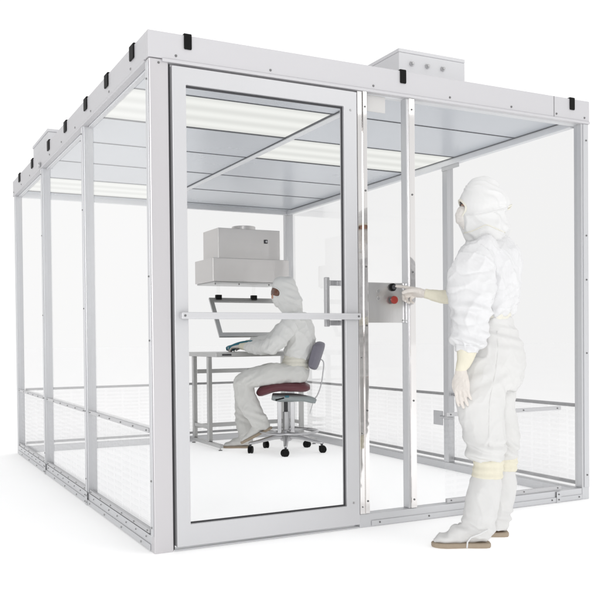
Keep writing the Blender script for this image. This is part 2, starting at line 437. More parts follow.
obj('label_plate', box(1.192, 1.322, .040, .044, 2.214, 2.299), M['label'], p1)

# control panel in the narrow bay
cp = obj('control_panel', box(1.181, 1.433, .030, .045, 1.085, 1.302), M['ctrl'], room, bevel=.002)
for x, z in ((1.195, 1.098), (1.195, 1.288), (1.42, 1.098), (1.42, 1.288)): scr(cp, (x, .030, z), (0, -1, 0), .005, 'screw_light')
for z in (1.255, 1.215): scr(cp, (1.262, .030, z), (0, -1, 0), .011, 'screw_light')
bkc = V((1.352, .030, 1.277)); brc = V((1.352, .030, 1.208))
bk = obj('push_button', cyl(bkc, (0, -1, 0), .021, .014, n=28), M['black'], cp, bevel=.003)
obj('button_cap', cyl(bkc-V((0, .014, 0)), (0, -1, 0), .0135, .012, n=24), M['gasket'], bk, bevel=.003)
rb = obj('push_button', cyl(brc, (0, -1, 0), .015, .012, n=24), M['gasket'], cp, bevel=.002)
obj('button_cap', cyl(brc-V((0, .012, 0)), (0, -1, 0), .022, .016, n=28), M['red'], rb, bevel=.005)

# door
def frame_bm(x0, x1, z0, z1, y0, y1, sl, sr, rt, rb):
    """one-piece rectangular frame with an opening"""
    bm = bmesh.new(); o = [(x0, z0), (x1, z0), (x1, z1), (x0, z1)]; i = [(x0+sl, z0+rb), (x1-sr, z0+rb), (x1-sr, z1-rt), (x0+sl, z1-rt)]
    vo = [[bm.verts.new((x, y, z)) for x, z in o] for y in (y0, y1)]; vi = [[bm.verts.new((x, y, z)) for x, z in i] for y in (y0, y1)]
    for k in range(4):
        j = (k+1) % 4
        bm.faces.new((vo[0][k], vo[0][j], vi[0][j], vi[0][k])); bm.faces.new((vo[1][k], vi[1][k], vi[1][j], vo[1][j]))
        bm.faces.new((vo[0][k], vo[1][k], vo[1][j], vo[0][j])); bm.faces.new((vi[0][k], vi[0][j], vi[1][j], vi[1][k]))
    return bm
door = obj('door', frame_bm(.108, 1.113, .022, 2.288, -.012, .034, .068, .078, .082, .104), M['alu_door'], room, bevel=.003)
obj('door_gasket', frame_bm(.177, 1.034, .127, 2.205, .004, .012, .003, .006, .008, .006), M['gasket'], door)
obj('door_glass', quad((.180, .009, .133), (1.028, .009, .133), (1.028, .009, 2.197), (.180, .009, 2.197)), M['glass_door'], door)
for z in (.14, 2.19):
    scr(door, (1.075, -.012, z), (0, -1, 0), .006, 'screw_light')
pb = obj('push_bar', box(.128, 1.108, -.052, -.030, 1.100, 1.132), M['alu_door'], door, bevel=.006, segs=3)
for x in (.13, 1.075):
    obj('bar_bracket', box(x, x+.035, -.0295, -.0125, 1.104, 1.128), M['alu'], pb, bevel=.002)
    scr(pb, (x+.016, -.052, 1.116), (0, -1, 0), .006, 'screw')
bm = bmesh.new()
hx, hy = .972, .075
ph = obj('pull_handle', box(hx-.012, hx+.012, hy-.012, hy+.012, 1.065, 1.325), M['bar'], door, bevel=.004)
for z in (1.085, 1.295):
    obj('handle_arm', box(hx+.0125, 1.06, hy-.010, hy+.010, z-.014, z+.014), M['bar'], ph, bevel=.003)
    obj('handle_mount', box(1.04, 1.07, .0345, hy-.0105, z-.013, z+.013), M['bar'], ph, bevel=.002)
obj('door_gap', box(.0945, .1055, .02, .05, .01, 2.299), M['gasket'], room)
obj('door_gap', box(.108, 1.113, .02, .05, 2.2885, 2.2995), M['paint'], room)

# ------------------------------------------------------------------ roof fan housings
def fan_housing(x0, x1, y0, y1, top, label, glands, lip):
    t = thing('roof_fan_housing', label, 'fan housing', ((x0+x1)/2, (y0+y1)/2, 2.425), 'fan housings on the roof')
    b = obj('housing', box(x0, x1, y0, y1, 2.4255, top-.022), M['fan'], t, bevel=.004)
    obj('lid', box(x0-lip, x1+lip, y0-lip, y1+lip, top-.0215, top), M['fan'], t, bevel=.003)
    for px in glands:
        gl = obj('cable_gland', cyl((px, y0, 2.625), (0, -1, 0), .015, .010, n=6), M['chrome'], t, bevel=.002)
        obj('gland_nut', cyl((px, y0-.010, 2.625), (0, -1, 0), .010, .012, n=16, r2=.008), M['screw_light'], gl, bevel=.001)
fan_housing(1.622, 2.105, .35, .95, 2.707, 'pale grey fan housing with three cable glands standing on the roof above the front panels', (1.71, 1.822, 1.935), .0008)
fan_housing(.10, .60, 2.99, 3.66, 2.672, 'plain pale grey fan housing standing on the roof at the far left edge', (), .006)

# ------------------------------------------------------------------ workbench
wb = thing('workbench', 'stainless steel workbench with C-shaped end legs under the seated person\'s hands', 'workbench', (2.15, 3.65, 0))
bt = .89
bx0, bx1 = 1.60, 2.62
tp = obj('bench_top', box(bx0, bx1, 3.28, 4.0, bt-.042, bt), M['bench'], wb, bevel=.004)
obj('pull_slot', box(1.66, 1.75, 3.274, 3.2795, bt-.030, bt-.014), M['gasket'], tp, bevel=.002)
for x in (bx0+.012, bx1-.052):
    fy = obj('foot', box(x, x+.04, 3.25, 4.0, .028, .062), M['bench'], wb, bevel=.004)
    for y in (3.275, 3.975):
        lf = obj('levelling_foot', cyl((x+.02, y, 0), (0, 0, 1), .022, .010, n=18, r2=.016), M['screw'], fy)
        obj('foot_stud', cyl((x+.02, y, .010), (0, 0, 1), .006, .0185, n=10), M['screw_light'], lf)
    for y in (3.515, 3.915):
        obj('leg', box(x, x+.04, y, y+.04, .0625, bt-.0425), M['bench'], wb, bevel=.003)
for z in (.70, .17):
    obj('cross_bar', box(bx0+.0525, bx1-.0525, 3.918, 3.95, z-.02, z+.02), M['bench'], wb, bevel=.003)
for x in (bx0+.015, bx1-.049):
    for z in (.19,):
        obj('end_bar', box(x+.003, x+.031, 3.5555, 3.9145, z-.016, z+.016), M['bench'], wb, bevel=.003)

# ------------------------------------------------------------------ laminar flow hood with sash
hd = thing('laminar_flow_hood', 'brushed stainless two-tier air filter hood mounted on the back wall above the workbench', 'filter hood', (2.06, 3.75, 1.53))
obj('lower_casing', box(1.665, 2.45, 3.498, 3.98, 1.548, 1.768), M['steel'], hd, bevel=.004)
up = obj('upper_casing', box(1.742, 2.384, 3.556, 3.95, 1.7685, 2.055), M['steel'], hd, bevel=.004)
obj('duct_collar', cyl((2.085, 3.75, 2.0555), (0, 0, 1), .115, .045, n=48), M['steel'], hd, bevel=.003)
obj('lower_lip', box(1.68, 2.435, 3.512, 3.965, 1.534, 1.5475), M['bench'], hd, bevel=.002)
for x in (1.70, 1.94, 2.25):
    obj('lip_stud', cyl((x, 3.53, 1.520), (0, 0, 1), .006, .0135, n=10), M['screw'], hd)
sw = obj('switch', box(2.214, 2.25, 3.548, 3.5555, 1.925, 1.962), M['gasket'], up, bevel=.003)
obj('switch_knob', cyl((2.232, 3.5475, 1.943), (0, -1, 0), .010, .010, n=16), M['chrome'], sw, bevel=.002)
for x in (1.78, 2.30):
    obj('wall_bracket', box(x, x+.05, 3.9805, D-.0585, 1.60, 1.66), M['steel'], hd, bevel=.002)
sb_, st_ = V((1.722, 3.50, 1.03)), V((1.722, 3.765, 1.405))
def sash_bm(w, wx, half):
    up_ = (st_-sb_); L_ = up_.length; up_.normalize(); n_ = V((1, 0, 0)).cross(up_).normalized(); x_ = V((1, 0, 0))
    bm = bmesh.new(); Wd = .79
    o = [(0, 0), (Wd, 0), (Wd, L_), (0, L_)]; i = [(wx, w), (Wd-wx, w), (Wd-wx, L_-w), (wx, L_-w)]
    vo = [[bm.verts.new(sb_+x_*a+up_*b+n_*s) for a, b in o] for s in (-half, half)]; vi = [[bm.verts.new(sb_+x_*a+up_*b+n_*s) for a, b in i] for s in (-half, half)]
    for k in range(4):
        j = (k+1) % 4
        bm.faces.new((vo[0][k], vo[0][j], vi[0][j], vi[0][k])); bm.faces.new((vo[1][k], vi[1][k], vi[1][j], vo[1][j]))
        bm.faces.new((vo[0][k], vo[1][k], vo[1][j], vo[0][j])); bm.faces.new((vi[0][k], vi[0][j], vi[1][j], vi[1][k]))
    return bm
sash = obj('sash_frame', sash_bm(.047, .042, .010), M['bench'], hd, bevel=.003)
bm = bmesh.new()
ux = (st_-sb_)
quad(sb_+V((.04, 0, 0))+ux*.09, sb_+V((.75, 0, 0))+ux*.09, sb_+V((.75, 0, 0))+ux*.91, sb_+V((.04, 0, 0))+ux*.91, bm)
obj('sash_glass', bm, M['shield'], sash)
for x in (1.79, 2.16):
    obj('hinge_clip', box(x, x+.058, 3.735, 3.775, 1.392, 1.438), M['black'], sash, bevel=.004)
    obj('hanger_strip', quad((x+.01, 3.757, 1.4385), (x+.048, 3.757, 1.4385), (x+.048, 3.757, 1.5335), (x+.01, 3.757, 1.5335)), M['shield'], sash)

# ------------------------------------------------------------------ people toolkit
def ring_pts(c, a, b, n=28, e=2.15):
    out = []
    for k in range(n):
        t = 2*PI*k/n; ct, st = math.cos(t), math.sin(t)
        out.append(c+a*(math.copysign(abs(ct)**(2/e), ct))+b*(math.copysign(abs(st)**(2/e), st)))
    return out

def loft(bm, st, sub=4, shrink=0.0, e=2.15, n=28, vertical=False):
    """st: (px, py, dist, half width in survey px, half depth in m); rings across the path"""
    st = catmull([tuple(map(float, s)) for s in st], sub)
    cs = [P(s[0], s[1], s[2]) for s in st]
    rs = []
    for i, s in enumerate(st):
        t = (cs[min(i+1, len(cs)-1)]-cs[max(i-1, 0)])
        t = V((0, 0, -1)) if vertical else t.normalized()
        a = t.cross(VIEW)
        if a.length < .05: a = RIGHT.copy()
        a.normalize(); b = a.cross(t).normalized()
        hw = max(.003, s[3]*s[2]/FPX-shrink); hd_ = max(.003, s[4]-shrink)
        rs.append(ring_pts(cs[i], a*hw, b*hd_, n, e))
    rings(bm, rs); return bm

def loft3(bm, st, sub=4, shrink=0, n=16, e=2.1):
    """st: (x,y,z, ra, rb, ax,ay,az) rings with the a axis given"""
    st = catmull([tuple(map(float, s)) for s in st], sub); cs = [V(s[:3]) for s in st]; rs = []
    for i, s in enumerate(st):
        t = (cs[min(i+1, len(cs)-1)]-cs[max(i-1, 0)]).normalized()
        a = V(s[5:8]); a = (a-t*a.dot(t)).normalized(); b = t.cross(a)
        rs.append(ring_pts(cs[i], a*max(.002, s[3]-shrink), b*max(.002, s[4]-shrink), n, e))
    rings(bm, rs); return bm

def fuse(bm, voxel, smooth=2):
    """union of the closed pieces in bm as one continuous surface"""
    me = bpy.data.meshes.new('fuse'); bmesh.ops.recalc_face_normals(bm, faces=bm.faces[:]); bm.to_mesh(me); bm.free()
    o = bpy.data.objects.new('fuse', me); C.objects.link(o)
    md = o.modifiers.new('r', 'REMESH'); md.mode = 'VOXEL'; md.voxel_size = voxel; md.use_smooth_shade = True
    dg = bpy.context.evaluated_depsgraph_get()
    out = bpy.data.meshes.new_from_object(o.evaluated_get(dg))
    bpy.data.objects.remove(o); bpy.data.meshes.remove(me)
    b2 = bmesh.new(); b2.from_mesh(out); bpy.data.meshes.remove(out)
    for _ in range(smooth):
        bmesh.ops.smooth_vert(b2, verts=b2.verts[:], factor=.5, use_axis_x=True, use_axis_y=True, use_axis_z=True)
    # keep the largest shell only
    b2.verts.ensure_lookup_table(); seen = set(); best = []
    for v in b2.verts:
        if v in seen: continue
        comp = [v]; seen.add(v); st = [v]
        while st:
            q = st.pop()
            for e in q.link_edges:
                w = e.other_vert(q)
                if w not in seen: seen.add(w); comp.append(w); st.append(w)
        if len(comp) > len(best): best = comp
    keep = set(best)
    bmesh.ops.delete(b2, geom=[v for v in b2.verts if v not in keep], context='VERTS')
    return b2

def displace(bm, fn, smooth=1):
    bm.normal_update()
    mv = [(v, v.normal*fn(v.co)) for v in bm.verts]
    for v, d in mv: v.co += d
    for _ in range(smooth):
        bmesh.ops.smooth_vert(bm, verts=bm.verts[:], factor=.3, use_axis_x=True, use_axis_y=True, use_axis_z=True)
    return bm

def rid(x, y, z):                       # ridged noise, 0..1, sharp crests
    return 1-abs(noise.noise(V((x, y, z))))*2
def loc_(p, o): q = p-o; return q.dot(RIGHT), q.dot(VIEW), q.z

def floor_clamp(bm, z=.0):
    for v in bm.verts:
        if v.co.z < z: v.co.z = z
    return bm

def hand(bm, w, x, y, n, curls, s=1.0, shrink=0.0, thumb=(.6, .35), spread=.05):
    """palm and five separate fingers. w wrist, x along the hand, y towards the thumb, n palm side"""
    x = V(x).normalized(); y = V(y); y = (y-x*y.dot(x)).normalized(); n = V(n); n = (n-x*n.dot(x)-y*n.dot(y)).normalized()
    st = []
    for t, wy, wn, oy in ((-.015, .027, .020, 0), (.0, .028, .019, 0), (.025, .036, .018, .001), (.055, .041, .016, .001), (.078, .041, .013, 0), (.090, .036, .010, 0)):
        c = w+x*t*s+y*oy*s; st.append((*c, wy*s, wn*s, *y))
    loft3(bm, st, 3, shrink)
    lens = ((.043, .025, .020), (.046, .029, .021), (.043, .027, .020), (.034, .021, .018))
    for i in range(4):
        lat = (.030, .0105, -.0095, -.028)[i]*s
        base = w+x*(.080-.004*abs(i-1)-(.006 if i == 3 else 0))*s+y*lat
        d = (x+y*spread*(1.5-i)).normalized(); p = base-x*.016*s; ang = 0
        r0 = (.0098, .0102, .0097, .0086)[i]*s
        pts = [(*p, r0, r0, *y), (*base, r0, r0*.98, *y)]
        q = base.copy()
        for k in range(3):
            ang += curls[i][k]
            dd = d*math.cos(ang)+n*math.sin(ang)
            L_ = lens[i][k]*s
            for f in (.5, 1.0):
                rr = r0*(1-.13*(k+f)/1.0*.75)
                pts.append((*(q+dd*L_*f), rr, rr*.96, *y))
            q = q+dd*L_
        pts.append((*(q+dd*.005*s), r0*.40, r0*.40, *y))
        loft3(bm, pts, 3, shrink, n=12)
    b0 = w+x*.022*s+y*.022*s; d0 = (x*thumb[0]+y*.75+n*thumb[1]).normalized(); d1 = (x*(thumb[0]+.5)+y*.35+n*(thumb[1]+.1)).normalized(); d2 = (x*1+y*.1+n*(thumb[1]+.2)).normalized()
    pts = [(*(b0-d0*.012*s), .013*s, .013*s, *n), (*b0, .0145*s, .0135*s, *n)]
    q = b0+d0*.036*s; pts.append((*q, .0120*s, .0115*s, *n)); q = q+d1*.030*s; pts.append((*q, .0108*s, .0102*s, *n)); q = q+d2*.022*s; pts.append((*q, .0086*s, .008*s, *n)); pts.append((*(q+d2*.005*s), .004*s, .004*s, *n))
    loft3(bm, pts, 3, shrink, n=12)
    return bm

def sleeve_band(st, mat, name, parent, voxel=.004, disp=None):
    bm = loft(bmesh.new(), st, 4); bm = fuse(bm, voxel, 1)
    if disp: displace(bm, disp, 0)
    return obj(name, bm, mat, parent, smooth=True)

def sole_bm(heel, toe, hw, h, lift=0.0, up=V((0, 0, 1))):
    heel, toe = V(heel), V(toe); d = (toe-heel); L_ = d.length; d.normalize(); s = d.cross(up).normalized(); u = s.cross(d).normalized()
    prof = ((0, .30), (.02, .62), (.08, .80), (.25, .82), (.42, .76), (.6, .92), (.76, 1.0), (.88, .88), (.96, .60), (1.0, .25))
    rs = []
    top, mid_, bot = [], [], []
    out = [heel+d*t*L_+s*w*hw for t, w in prof]+[heel+d*t*L_-s*w*hw for t, w in reversed(prof)]
    c = (heel+toe)/2
    bm = bmesh.new()
    rs = [[c+(p-c)*k+u*z for p in out] for k, z in ((.975, lift), (1, lift+h*.2), (1.0, lift+h*.75), (.985, lift+h))]
    return rings(bm, rs)

def open_face(bm, hc, F, S, wid, z0, z1):
    """cut the face opening, return rim points"""
    zm = (z0+z1)/2; hz = (z1-z0)/2
    def inside(p):
        q = p-hc; return q.dot(F) > .02 and (q.dot(S)/wid)**2+((p.z-zm)/hz)**2 < 1
    bmesh.ops.delete(bm, geom=[f for f in bm.faces if inside(f.calc_center_median())], context='FACES')
    bv = [v for v in bm.verts if any(len(e.link_faces) == 1 for e in v.link_edges)]
    nb = 30; bins = [[] for _ in range(nb)]
    for v in bv:
        q = v.co-hc; a = math.atan2((v.co.z-zm)/hz, q.dot(S)/wid); bins[int((a+PI)/(2*PI)*nb) % nb].append(v.co.copy())
    pts = [sum(b, V())/len(b) for b in bins if b]
    m = len(pts)
    for _ in range(2): pts = [(pts[i-1]+pts[i]*2+pts[(i+1) % m])/4 for i in range(m)]
    return pts

def head_bm(bm, hc, F, S, shrink=0):
    """skull, jaw, nose, ears; hc head centre at eye height"""
    U = V((0, 0, 1))
    st = []
    for z, f, hf, hs in ((.118, -.012, .03, .03), (.105, -.012, .062, .055), (.07, -.012, .088, .070), (.03, -.010, .097, .076), (0, -.006, .096, .076), (-.03, 0, .090, .072), (-.06, .008, .078, .064), (-.09, .020, .062, .050), (-.112, .030, .042, .034), (-.118, .032, .02, .018)):
        c = hc+F*f+U*z; st.append((*c, hf-shrink, hs-shrink, *F))
    loft3(bm, st, 3, 0, n=28)
    nose = [(*(hc+F*.084+U*.004), .008, .009, *F), (*(hc+F*.098-U*.022), .011, .012, *F), (*(hc+F*.103-U*.040), .013, .015, *F), (*(hc+F*.090-U*.050), .010, .012, *F)]
    loft3(bm, nose, 3, 0, n=14)
    for s in (-1, 1):
        ear = [(*(hc-F*.012+S*s*.073+U*.022), .012, .006, *F), (*(hc-F*.014+S*s*.080), .017, .008, *F), (*(hc-F*.008+S*s*.075-U*.032), .010, .006, *F)]
        loft3(bm, ear, 3, 0, n=12)
    lips = [(*(hc+F*.062-S*.024-U*.075), .005, .006, *F), (*(hc+F*.074-U*.073), .006, .008, *F), (*(hc+F*.062+S*.024-U*.075), .005, .006, *F)]
    loft3(bm, lips, 3, 0, n=10)
    return bm

def face_parts(body, hc, F, S, brow=True):
    U = V((0, 0, 1))
    for s in (-1, 1):
        bm = bmesh.new(); bmesh.ops.create_uvsphere(bm, u_segments=14, v_segments=10, radius=.0115)
        bmesh.ops.transform(bm, matrix=Matrix.Translation(hc+F*.076+S*s*.033-U*.002), verts=bm.verts[:])
        obj('eye', bm, M['eye'], body, smooth=True)
        pts = [hc+F*(.090-.010*abs(t))+S*s*(.012+.038*(t+1)/2)+U*(.020+.004*(1-t*t)) for t in (-1, -.5, 0, .5, 1)]
        obj('eyebrow', tube(pts, [.002, .0045, .005, .004, .002], n=8), M['eye'], body, smooth=True)

def on_surface(bvh, pts, dist, push=.0015):
    out = []
    for x, y in pts:
        a = P(x, y, dist-.8); d = (a-CAM).normalized()
        hit = bvh.ray_cast(a, d)
        out.append(hit[0]-d*push if hit[0] is not None else P(x, y, dist))
    return out

# ================================================================== standing person
SD = 4.13
org = P(470, 546, SD); org.z = 0
Fs = (-RIGHT*math.cos(.13)+VIEW*math.sin(.13)).normalized(); Ss = V((0, 0, 1)).cross(Fs)
# --- garment stations
torso_j = [(484.5, 235, SD, 11, .07), (485, 240, SD, 18, .09), (485.5, 246, SD, 24, .14), (486, 254, SD, 28, .185), (488, 265, SD, 30, .205), (490, 280, SD, 29.5, .205), (491.5, 295, SD, 28, .19), (491.5, 305, SD, 25, .175), (490.5, 311.5, SD, 20.5, .16), (490, 315, SD, 18.5, .15)]
near_sl = [(486, 247, SD-.10, 12, .07), (481, 254, SD-.17, 16, .085), (475, 266, SD-.215, 20, .09), (472, 281, SD-.23, 22.5, .095), (471, 296, SD-.235, 22.5, .095), (470.5, 309, SD-.235, 19, .09), (470, 322, SD-.235, 17.5, .085), (469.5, 334, SD-.235, 17.5, .085), (469, 343, SD-.235, 16.2, .078), (468, 349, SD-.235, 13.0, .064), (467.4, 352, SD-.235, 11, .054)]
far_sl = [(486, 247, SD+.10, 12, .07), (480, 254, SD+.18, 16, .085), (472, 267, SD+.22, 17, .085), (465, 280, SD+.25, 15, .08), (459, 290, SD+.27, 12, .07), (452, 295.5, SD+.275, 9.5, .055), (447.5, 296.5, SD+.28, 7.2, .042)]
near_cuff = [(467.6, 348, SD-.235, 9.6, .045), (466.5, 353, SD-.235, 9.4, .044), (464.5, 361, SD-.232, 7.6, .036), (461.5, 368, SD-.23, 5.8, .029), (461, 371, SD-.23, 5.4, .027)]
far_cuff = [(451, 296.2, SD+.275, 7.2, .040), (445, 297, SD+.283, 6.9, .037), (436, 295.8, SD+.288, 5.9, .031), (428, 294, SD+.292, 4.9, .026), (424.5, 293.4, SD+.294, 4.6, .024)]
waist = [(490, 306, SD, 18.6, .145), (490.3, 312, SD, 18.8, .146), (490.8, 317, SD, 19.3, .148), (491.3, 321, SD, 19.8, .148)]
trou_t = [(491, 318.5, SD, 18.4, .142), (491.3, 321, SD, 20.2, .150), (491.8, 330, SD, 22, .152), (493, 342, SD, 26.5, .165), (493.5, 353, SD, 29.3, .178), (493, 364, SD, 31, .185), (491, 376, SD, 29.5, .18), (489, 387, SD, 26, .165)]
trou_n = [(488, 366, SD-.08, 22, .10), (483, 380, SD-.095, 24, .105), (480.5, 395, SD-.105, 24.5, .105), (481, 412, SD-.11, 23, .10), (483.5, 428, SD-.11, 20.7, .094), (484.5, 441, SD-.11, 20.6, .094), (486, 450, SD-.11, 19.6, .09), (488, 456.5, SD-.11, 16.8, .078), (488.5, 460.5, SD-.11, 14.6, .068)]
trou_f = [(497, 366, SD+.08, 22, .10), (496, 380, SD+.095, 21, .10), (494.5, 395, SD+.105, 19.5, .098), (496, 412, SD+.11, 18.5, .092), (500, 428, SD+.11, 18, .088), (501.5, 441, SD+.11, 17.6, .086), (502.5, 449, SD+.11, 16.2, .082), (503.5, 455, SD+.11, 14.2, .072), (504, 458.5, SD+.11, 12.9, .064)]
band_n = [(488.5, 459, SD-.11, 14.9, .070), (488.6, 462, SD-.11, 15.0, .070), (488, 469, SD-.11, 14.8, .069), (487.2, 475.5, SD-.11, 15.3, .069), (487, 477.5, SD-.11, 15.0, .068)]
band_f = [(504, 456, SD+.11, 13.1, .064), (504, 459, SD+.11, 13.4, .064), (503.6, 465, SD+.11, 13.3, .063), (503, 470, SD+.11, 13.3, .063)]
boot_n = [(487, 474.5, SD-.11, 14.6, .066), (486.3, 482, SD-.11, 15.9, .070), (484, 492, SD-.11, 16.6, .072), (482.3, 503, SD-.11, 16.8, .072), (481, 513, SD-.11, 16.6, .070), (479.5, 521, SD-.11, 17.2, .066), (478, 529, SD-.11, 15.5, .056), (478, 538, SD-.11, 12.5, .046)]
boot_f = [(503, 467.5, SD+.11, 13.0, .060), (502, 478, SD+.11, 14.6, .066), (500.5, 490, SD+.11, 15.4, .068), (498.5, 503, SD+.11, 15.4, .067), (496.5, 513, SD+.11, 14.6, .063), (495, 521, SD+.11, 13.6, .055), (494, 530, SD+.11, 12, .046)]
hood_st = [(482, 177.6, SD, 3.5, .02), (482, 179, SD, 8.5, .045), (482, 182.5, SD, 13, .068), (482.3, 188, SD, 17.6, .088), (483.3, 195, SD, 21.6, .102), (483.6, 202, SD, 24.6, .109), (483.4, 208, SD, 24.9, .110), (482, 213, SD, 22.8, .108), (481.8, 218, SD, 22.6, .107), (483.5, 223, SD, 23.2, .108), (486, 229, SD, 22.6, .110), (486.3, 235, SD, 20.5, .112), (486, 240, SD, 17.5, .105), (485.6, 244, SD, 15.5, .095)]
hc = P(479.5, 208.5, SD); 
# --- body (continuous, under the clothes)
def body_common(bm, lofts, sh):
    for s in lofts: loft(bm, s, 3, sh)
    return bm
wn = P(461, 371.5, SD-.23); xn = (P(462.4, 399, SD-.235)-wn).normalized()
curl_n = ((.10, .28, .2), (.12, .32, .22), (.14, .34, .25), (.16, .38, .28))
tipB = V((1.352, .002, 1.279))
wf = P(424, 293.6, SD+.296)
print('reach', (tipB-wf).length)
def hand_near(bm, sh=0): return hand(bm, wn, xn, -RIGHT*.80+VIEW*.60, VIEW*.80+RIGHT*.60, curl_n, 1.0, sh, thumb=(1.0, .45), spread=.012)
curl_f = ((-.04, .10, .06), (.95, 1.15, .6), (1.05, 1.15, .6), (1.05, 1.2, .6))
def hand_far(bm, sh=0):
    y_ = (-VIEW*.80-RIGHT*.15+V((0, 0, .45))).normalized()
    return hand(bm, wf, tipB-y_*.026-wf, y_, V((0, 0, -1))-VIEW*.1-RIGHT*.2, curl_f, 1.0, sh, thumb=(1.05, .75), spread=.02)
bm = bmesh.new()
body_common(bm, [torso_j, waist, trou_t, trou_n, trou_f], .035)
body_common(bm, [near_sl], .04); body_common(bm, [far_sl], .03)
body_common(bm, [near_cuff, far_cuff, ], .007)
body_common(bm, [band_n, band_f, boot_n, boot_f], .018)
loft(bm, [(484, 222, SD, 12, .055), (485, 235, SD, 12, .058), (486, 248, SD, 14, .07)], 3)
head_bm(bm, hc, Fs, Ss)
hand_near(bm, .004); hand_far(bm, .004)
body = fuse(bm, .006, 1)
person = obj('person', body, M['skin'], None, smooth=True)
person.data.transform(Matrix.Translation(-org)); person.location = org
tag(person, 'standing person in white cleanroom suit and hood pressing a button outside the front panel', 'person')
face_parts(person, hc, Fs, Ss)

# smock
bm = bmesh.new()
loft(bm, torso_j, 5); loft(bm, near_sl, 5); loft(bm, far_sl, 5)
bm = fuse(bm, .0045, 3)
sh0 = P(478, 300, SD-.2)
def f_smock(p):
    h, d, z = loc_(p, sh0)
    w = noise.noise(p*3.1)*.6
    big = .013*noise.noise(V((h*6+z*2.2, d*5, z*3.4-h*2)))
    r1 = (1-abs(noise.noise(V((h*10+z*3.6+w, d*8, z*1.7-h*1.5)))))**2.2
    r2 = (1-abs(noise.noise(V((h*15-z*9+w*2+7, d*10, z*6+h*5)))))**4
    r3 = (1-abs(noise.noise(V((h*30+z*22+3, d*22, z*17-h*10)))))**3
    sl = math.exp(-((h+.05)/.10)**2)
    k = sl*math.exp(-((z+.045)/.05)**2)*.012*math.sin(z*88+h*30+noise.noise(p*8)*3.2)
    k2 = sl*math.exp(-((z+.205)/.05)**2)*.012*math.sin(z*115+h*22+noise.noise(p*8)*3)
    k3 = math.exp(-((z+.07)/.04)**2)*(1-sl)*.010*math.sin(h*95+d*70+noise.noise(p*7)*3)
    c1 = (1-abs(noise.noise(V((h*12+z*5+w*2, d*9, z*2.6-h*3+4)))))**9
    c2 = (1-abs(noise.noise(V((h*9-z*11+w*2, d*8, z*8+h*6+9)))))**10
    return big+.013*(r1-.5)+.007*(r2-.4)+.003*(r3-.4)+.007*c1-.006*c2+k+k2+k3
displace(bm, f_smock, 1)
bvs = BVHTree.FromBMesh(bm)
sm = obj('smock', bm, M['smock'], person, smooth=True)
hem = [P(490.5+20.3*math.cos(t), 312+2.0*math.sin(t*2), SD)+VIEW*.156*math.sin(t) for t in [k*2*PI/40 for k in range(40)]]
obj('hem_elastic', tube(hem, .0075, n=10, closed=True), M['trim'], sm, smooth=True)
def seam(parent, bvh, path, dist, mat, r=.0019, k=8):
    pts = on_surface(bvh, [(q[0], q[1]) for q in catmull(path, k)], dist, .0004)
    m = len(pts)
    for _ in range(2): pts = [pts[0]]+[(pts[i-1]+pts[i]*2+pts[i+1])/4 for i in range(1, m-1)]+[pts[-1]]
    obj('seam', tube(pts, r, n=6), mat, parent, smooth=True)
seam(sm, bvs, [(481, 244), (489, 250), (494, 261), (496.5, 276), (495.5, 292), (491, 303)], SD, M['smock'])
seam(sm, bvs, [(455.5, 344.5), (462, 345.5), (470, 346), (478, 345.5), (484, 344)], SD, M['smock'])
# waist knit
bm = fuse(loft(bmesh.new(), waist, 4), .005, 1)
displace(bm, lambda p: .0025*math.sin(p.z*210+noise.noise(p*9)*3), 0)
obj('waistband', bm, M['trim'], person, smooth=True)
# trousers
bm = bmesh.new(); loft(bm, trou_t, 5); loft(bm, trou_n, 5); loft(bm, trou_f, 5)
bm = fuse(bm, .0055, 4)
def f_tr(p):
    h, d, z = loc_(p, V((org.x, org.y, 0)))
    w = noise.noise(p*3)*.6
    r1 = (1-abs(noise.noise(V((h*8+z*3.4+w, d*7, z*2.6-h*4)))))**3
    r2 = (1-abs(noise.noise(V((h*18-z*12+w*2, d*13, z*11+h*8)))))**4
    c1 = (1-abs(noise.noise(V((h*10+z*7+w*2, d*9, z*6-h*6+4)))))**10
    big = .004*noise.noise(V((h*6, d*6, z*3)))+.004*(r1-.45)+.003*(r2-.4)+.004*c1
    knee = math.exp(-((z-.47)/.055)**2)
    k = knee*(.010+.016*noise.noise(V((h*8+3, d*8, z*14))))*math.sin(z*100+h*34+noise.noise(V((h*8, d*8, z*5)))*6)
    seat = math.exp(-((z-.80)/.05)**2)*.005*math.sin(z*80-h*45)
    wst = math.exp(-((z-1.0)/.06)**2)*.005*math.sin(z*120+h*18+noise.noise(p*7)*3)
    return big+k+seat+wst
displace(bm, f_tr, 1)
bvt = BVHTree.FromBMesh(bm)
trs = obj('trousers', bm, M['trouser'], person, smooth=True)
seam(trs, bvt, [(497, 331), (498, 350), (495, 375), (490, 400), (489, 425), (489, 447)], SD, M['trouser'], .0016)
# cuffs, bands
rib = lambda p: .0012*math.sin(p.z*500+noise.noise(p*20)*2)
sleeve_band(near_cuff, M['knit'], 'glove_cuff', person, .004, lambda p: .002*(rid(p.x*40, p.y*40, p.z*18)-.4))
sleeve_band(far_cuff, M['knit'], 'glove_cuff', person, .004, lambda p: .002*(rid(p.x*40, p.y*40, p.z*30)-.4))
sleeve_band(band_n, M['knit'], 'boot_band', person, .005, lambda p: .0022*math.sin(p.z*190))
sleeve_band(band_f, M['knit'], 'boot_band', person, .005, lambda p: .0022*math.sin(p.z*190))
# gloves
gl_f = lambda p: .0012*(rid(p.x*70, p.y*70, p.z*70)-.4)
for fn in (hand_near, hand_far):
    bm = fuse(fn(bmesh.new()), .003, 1); displace(bm, gl_f, 0)
    obj('glove', bm, M['glove'], person, smooth=True)
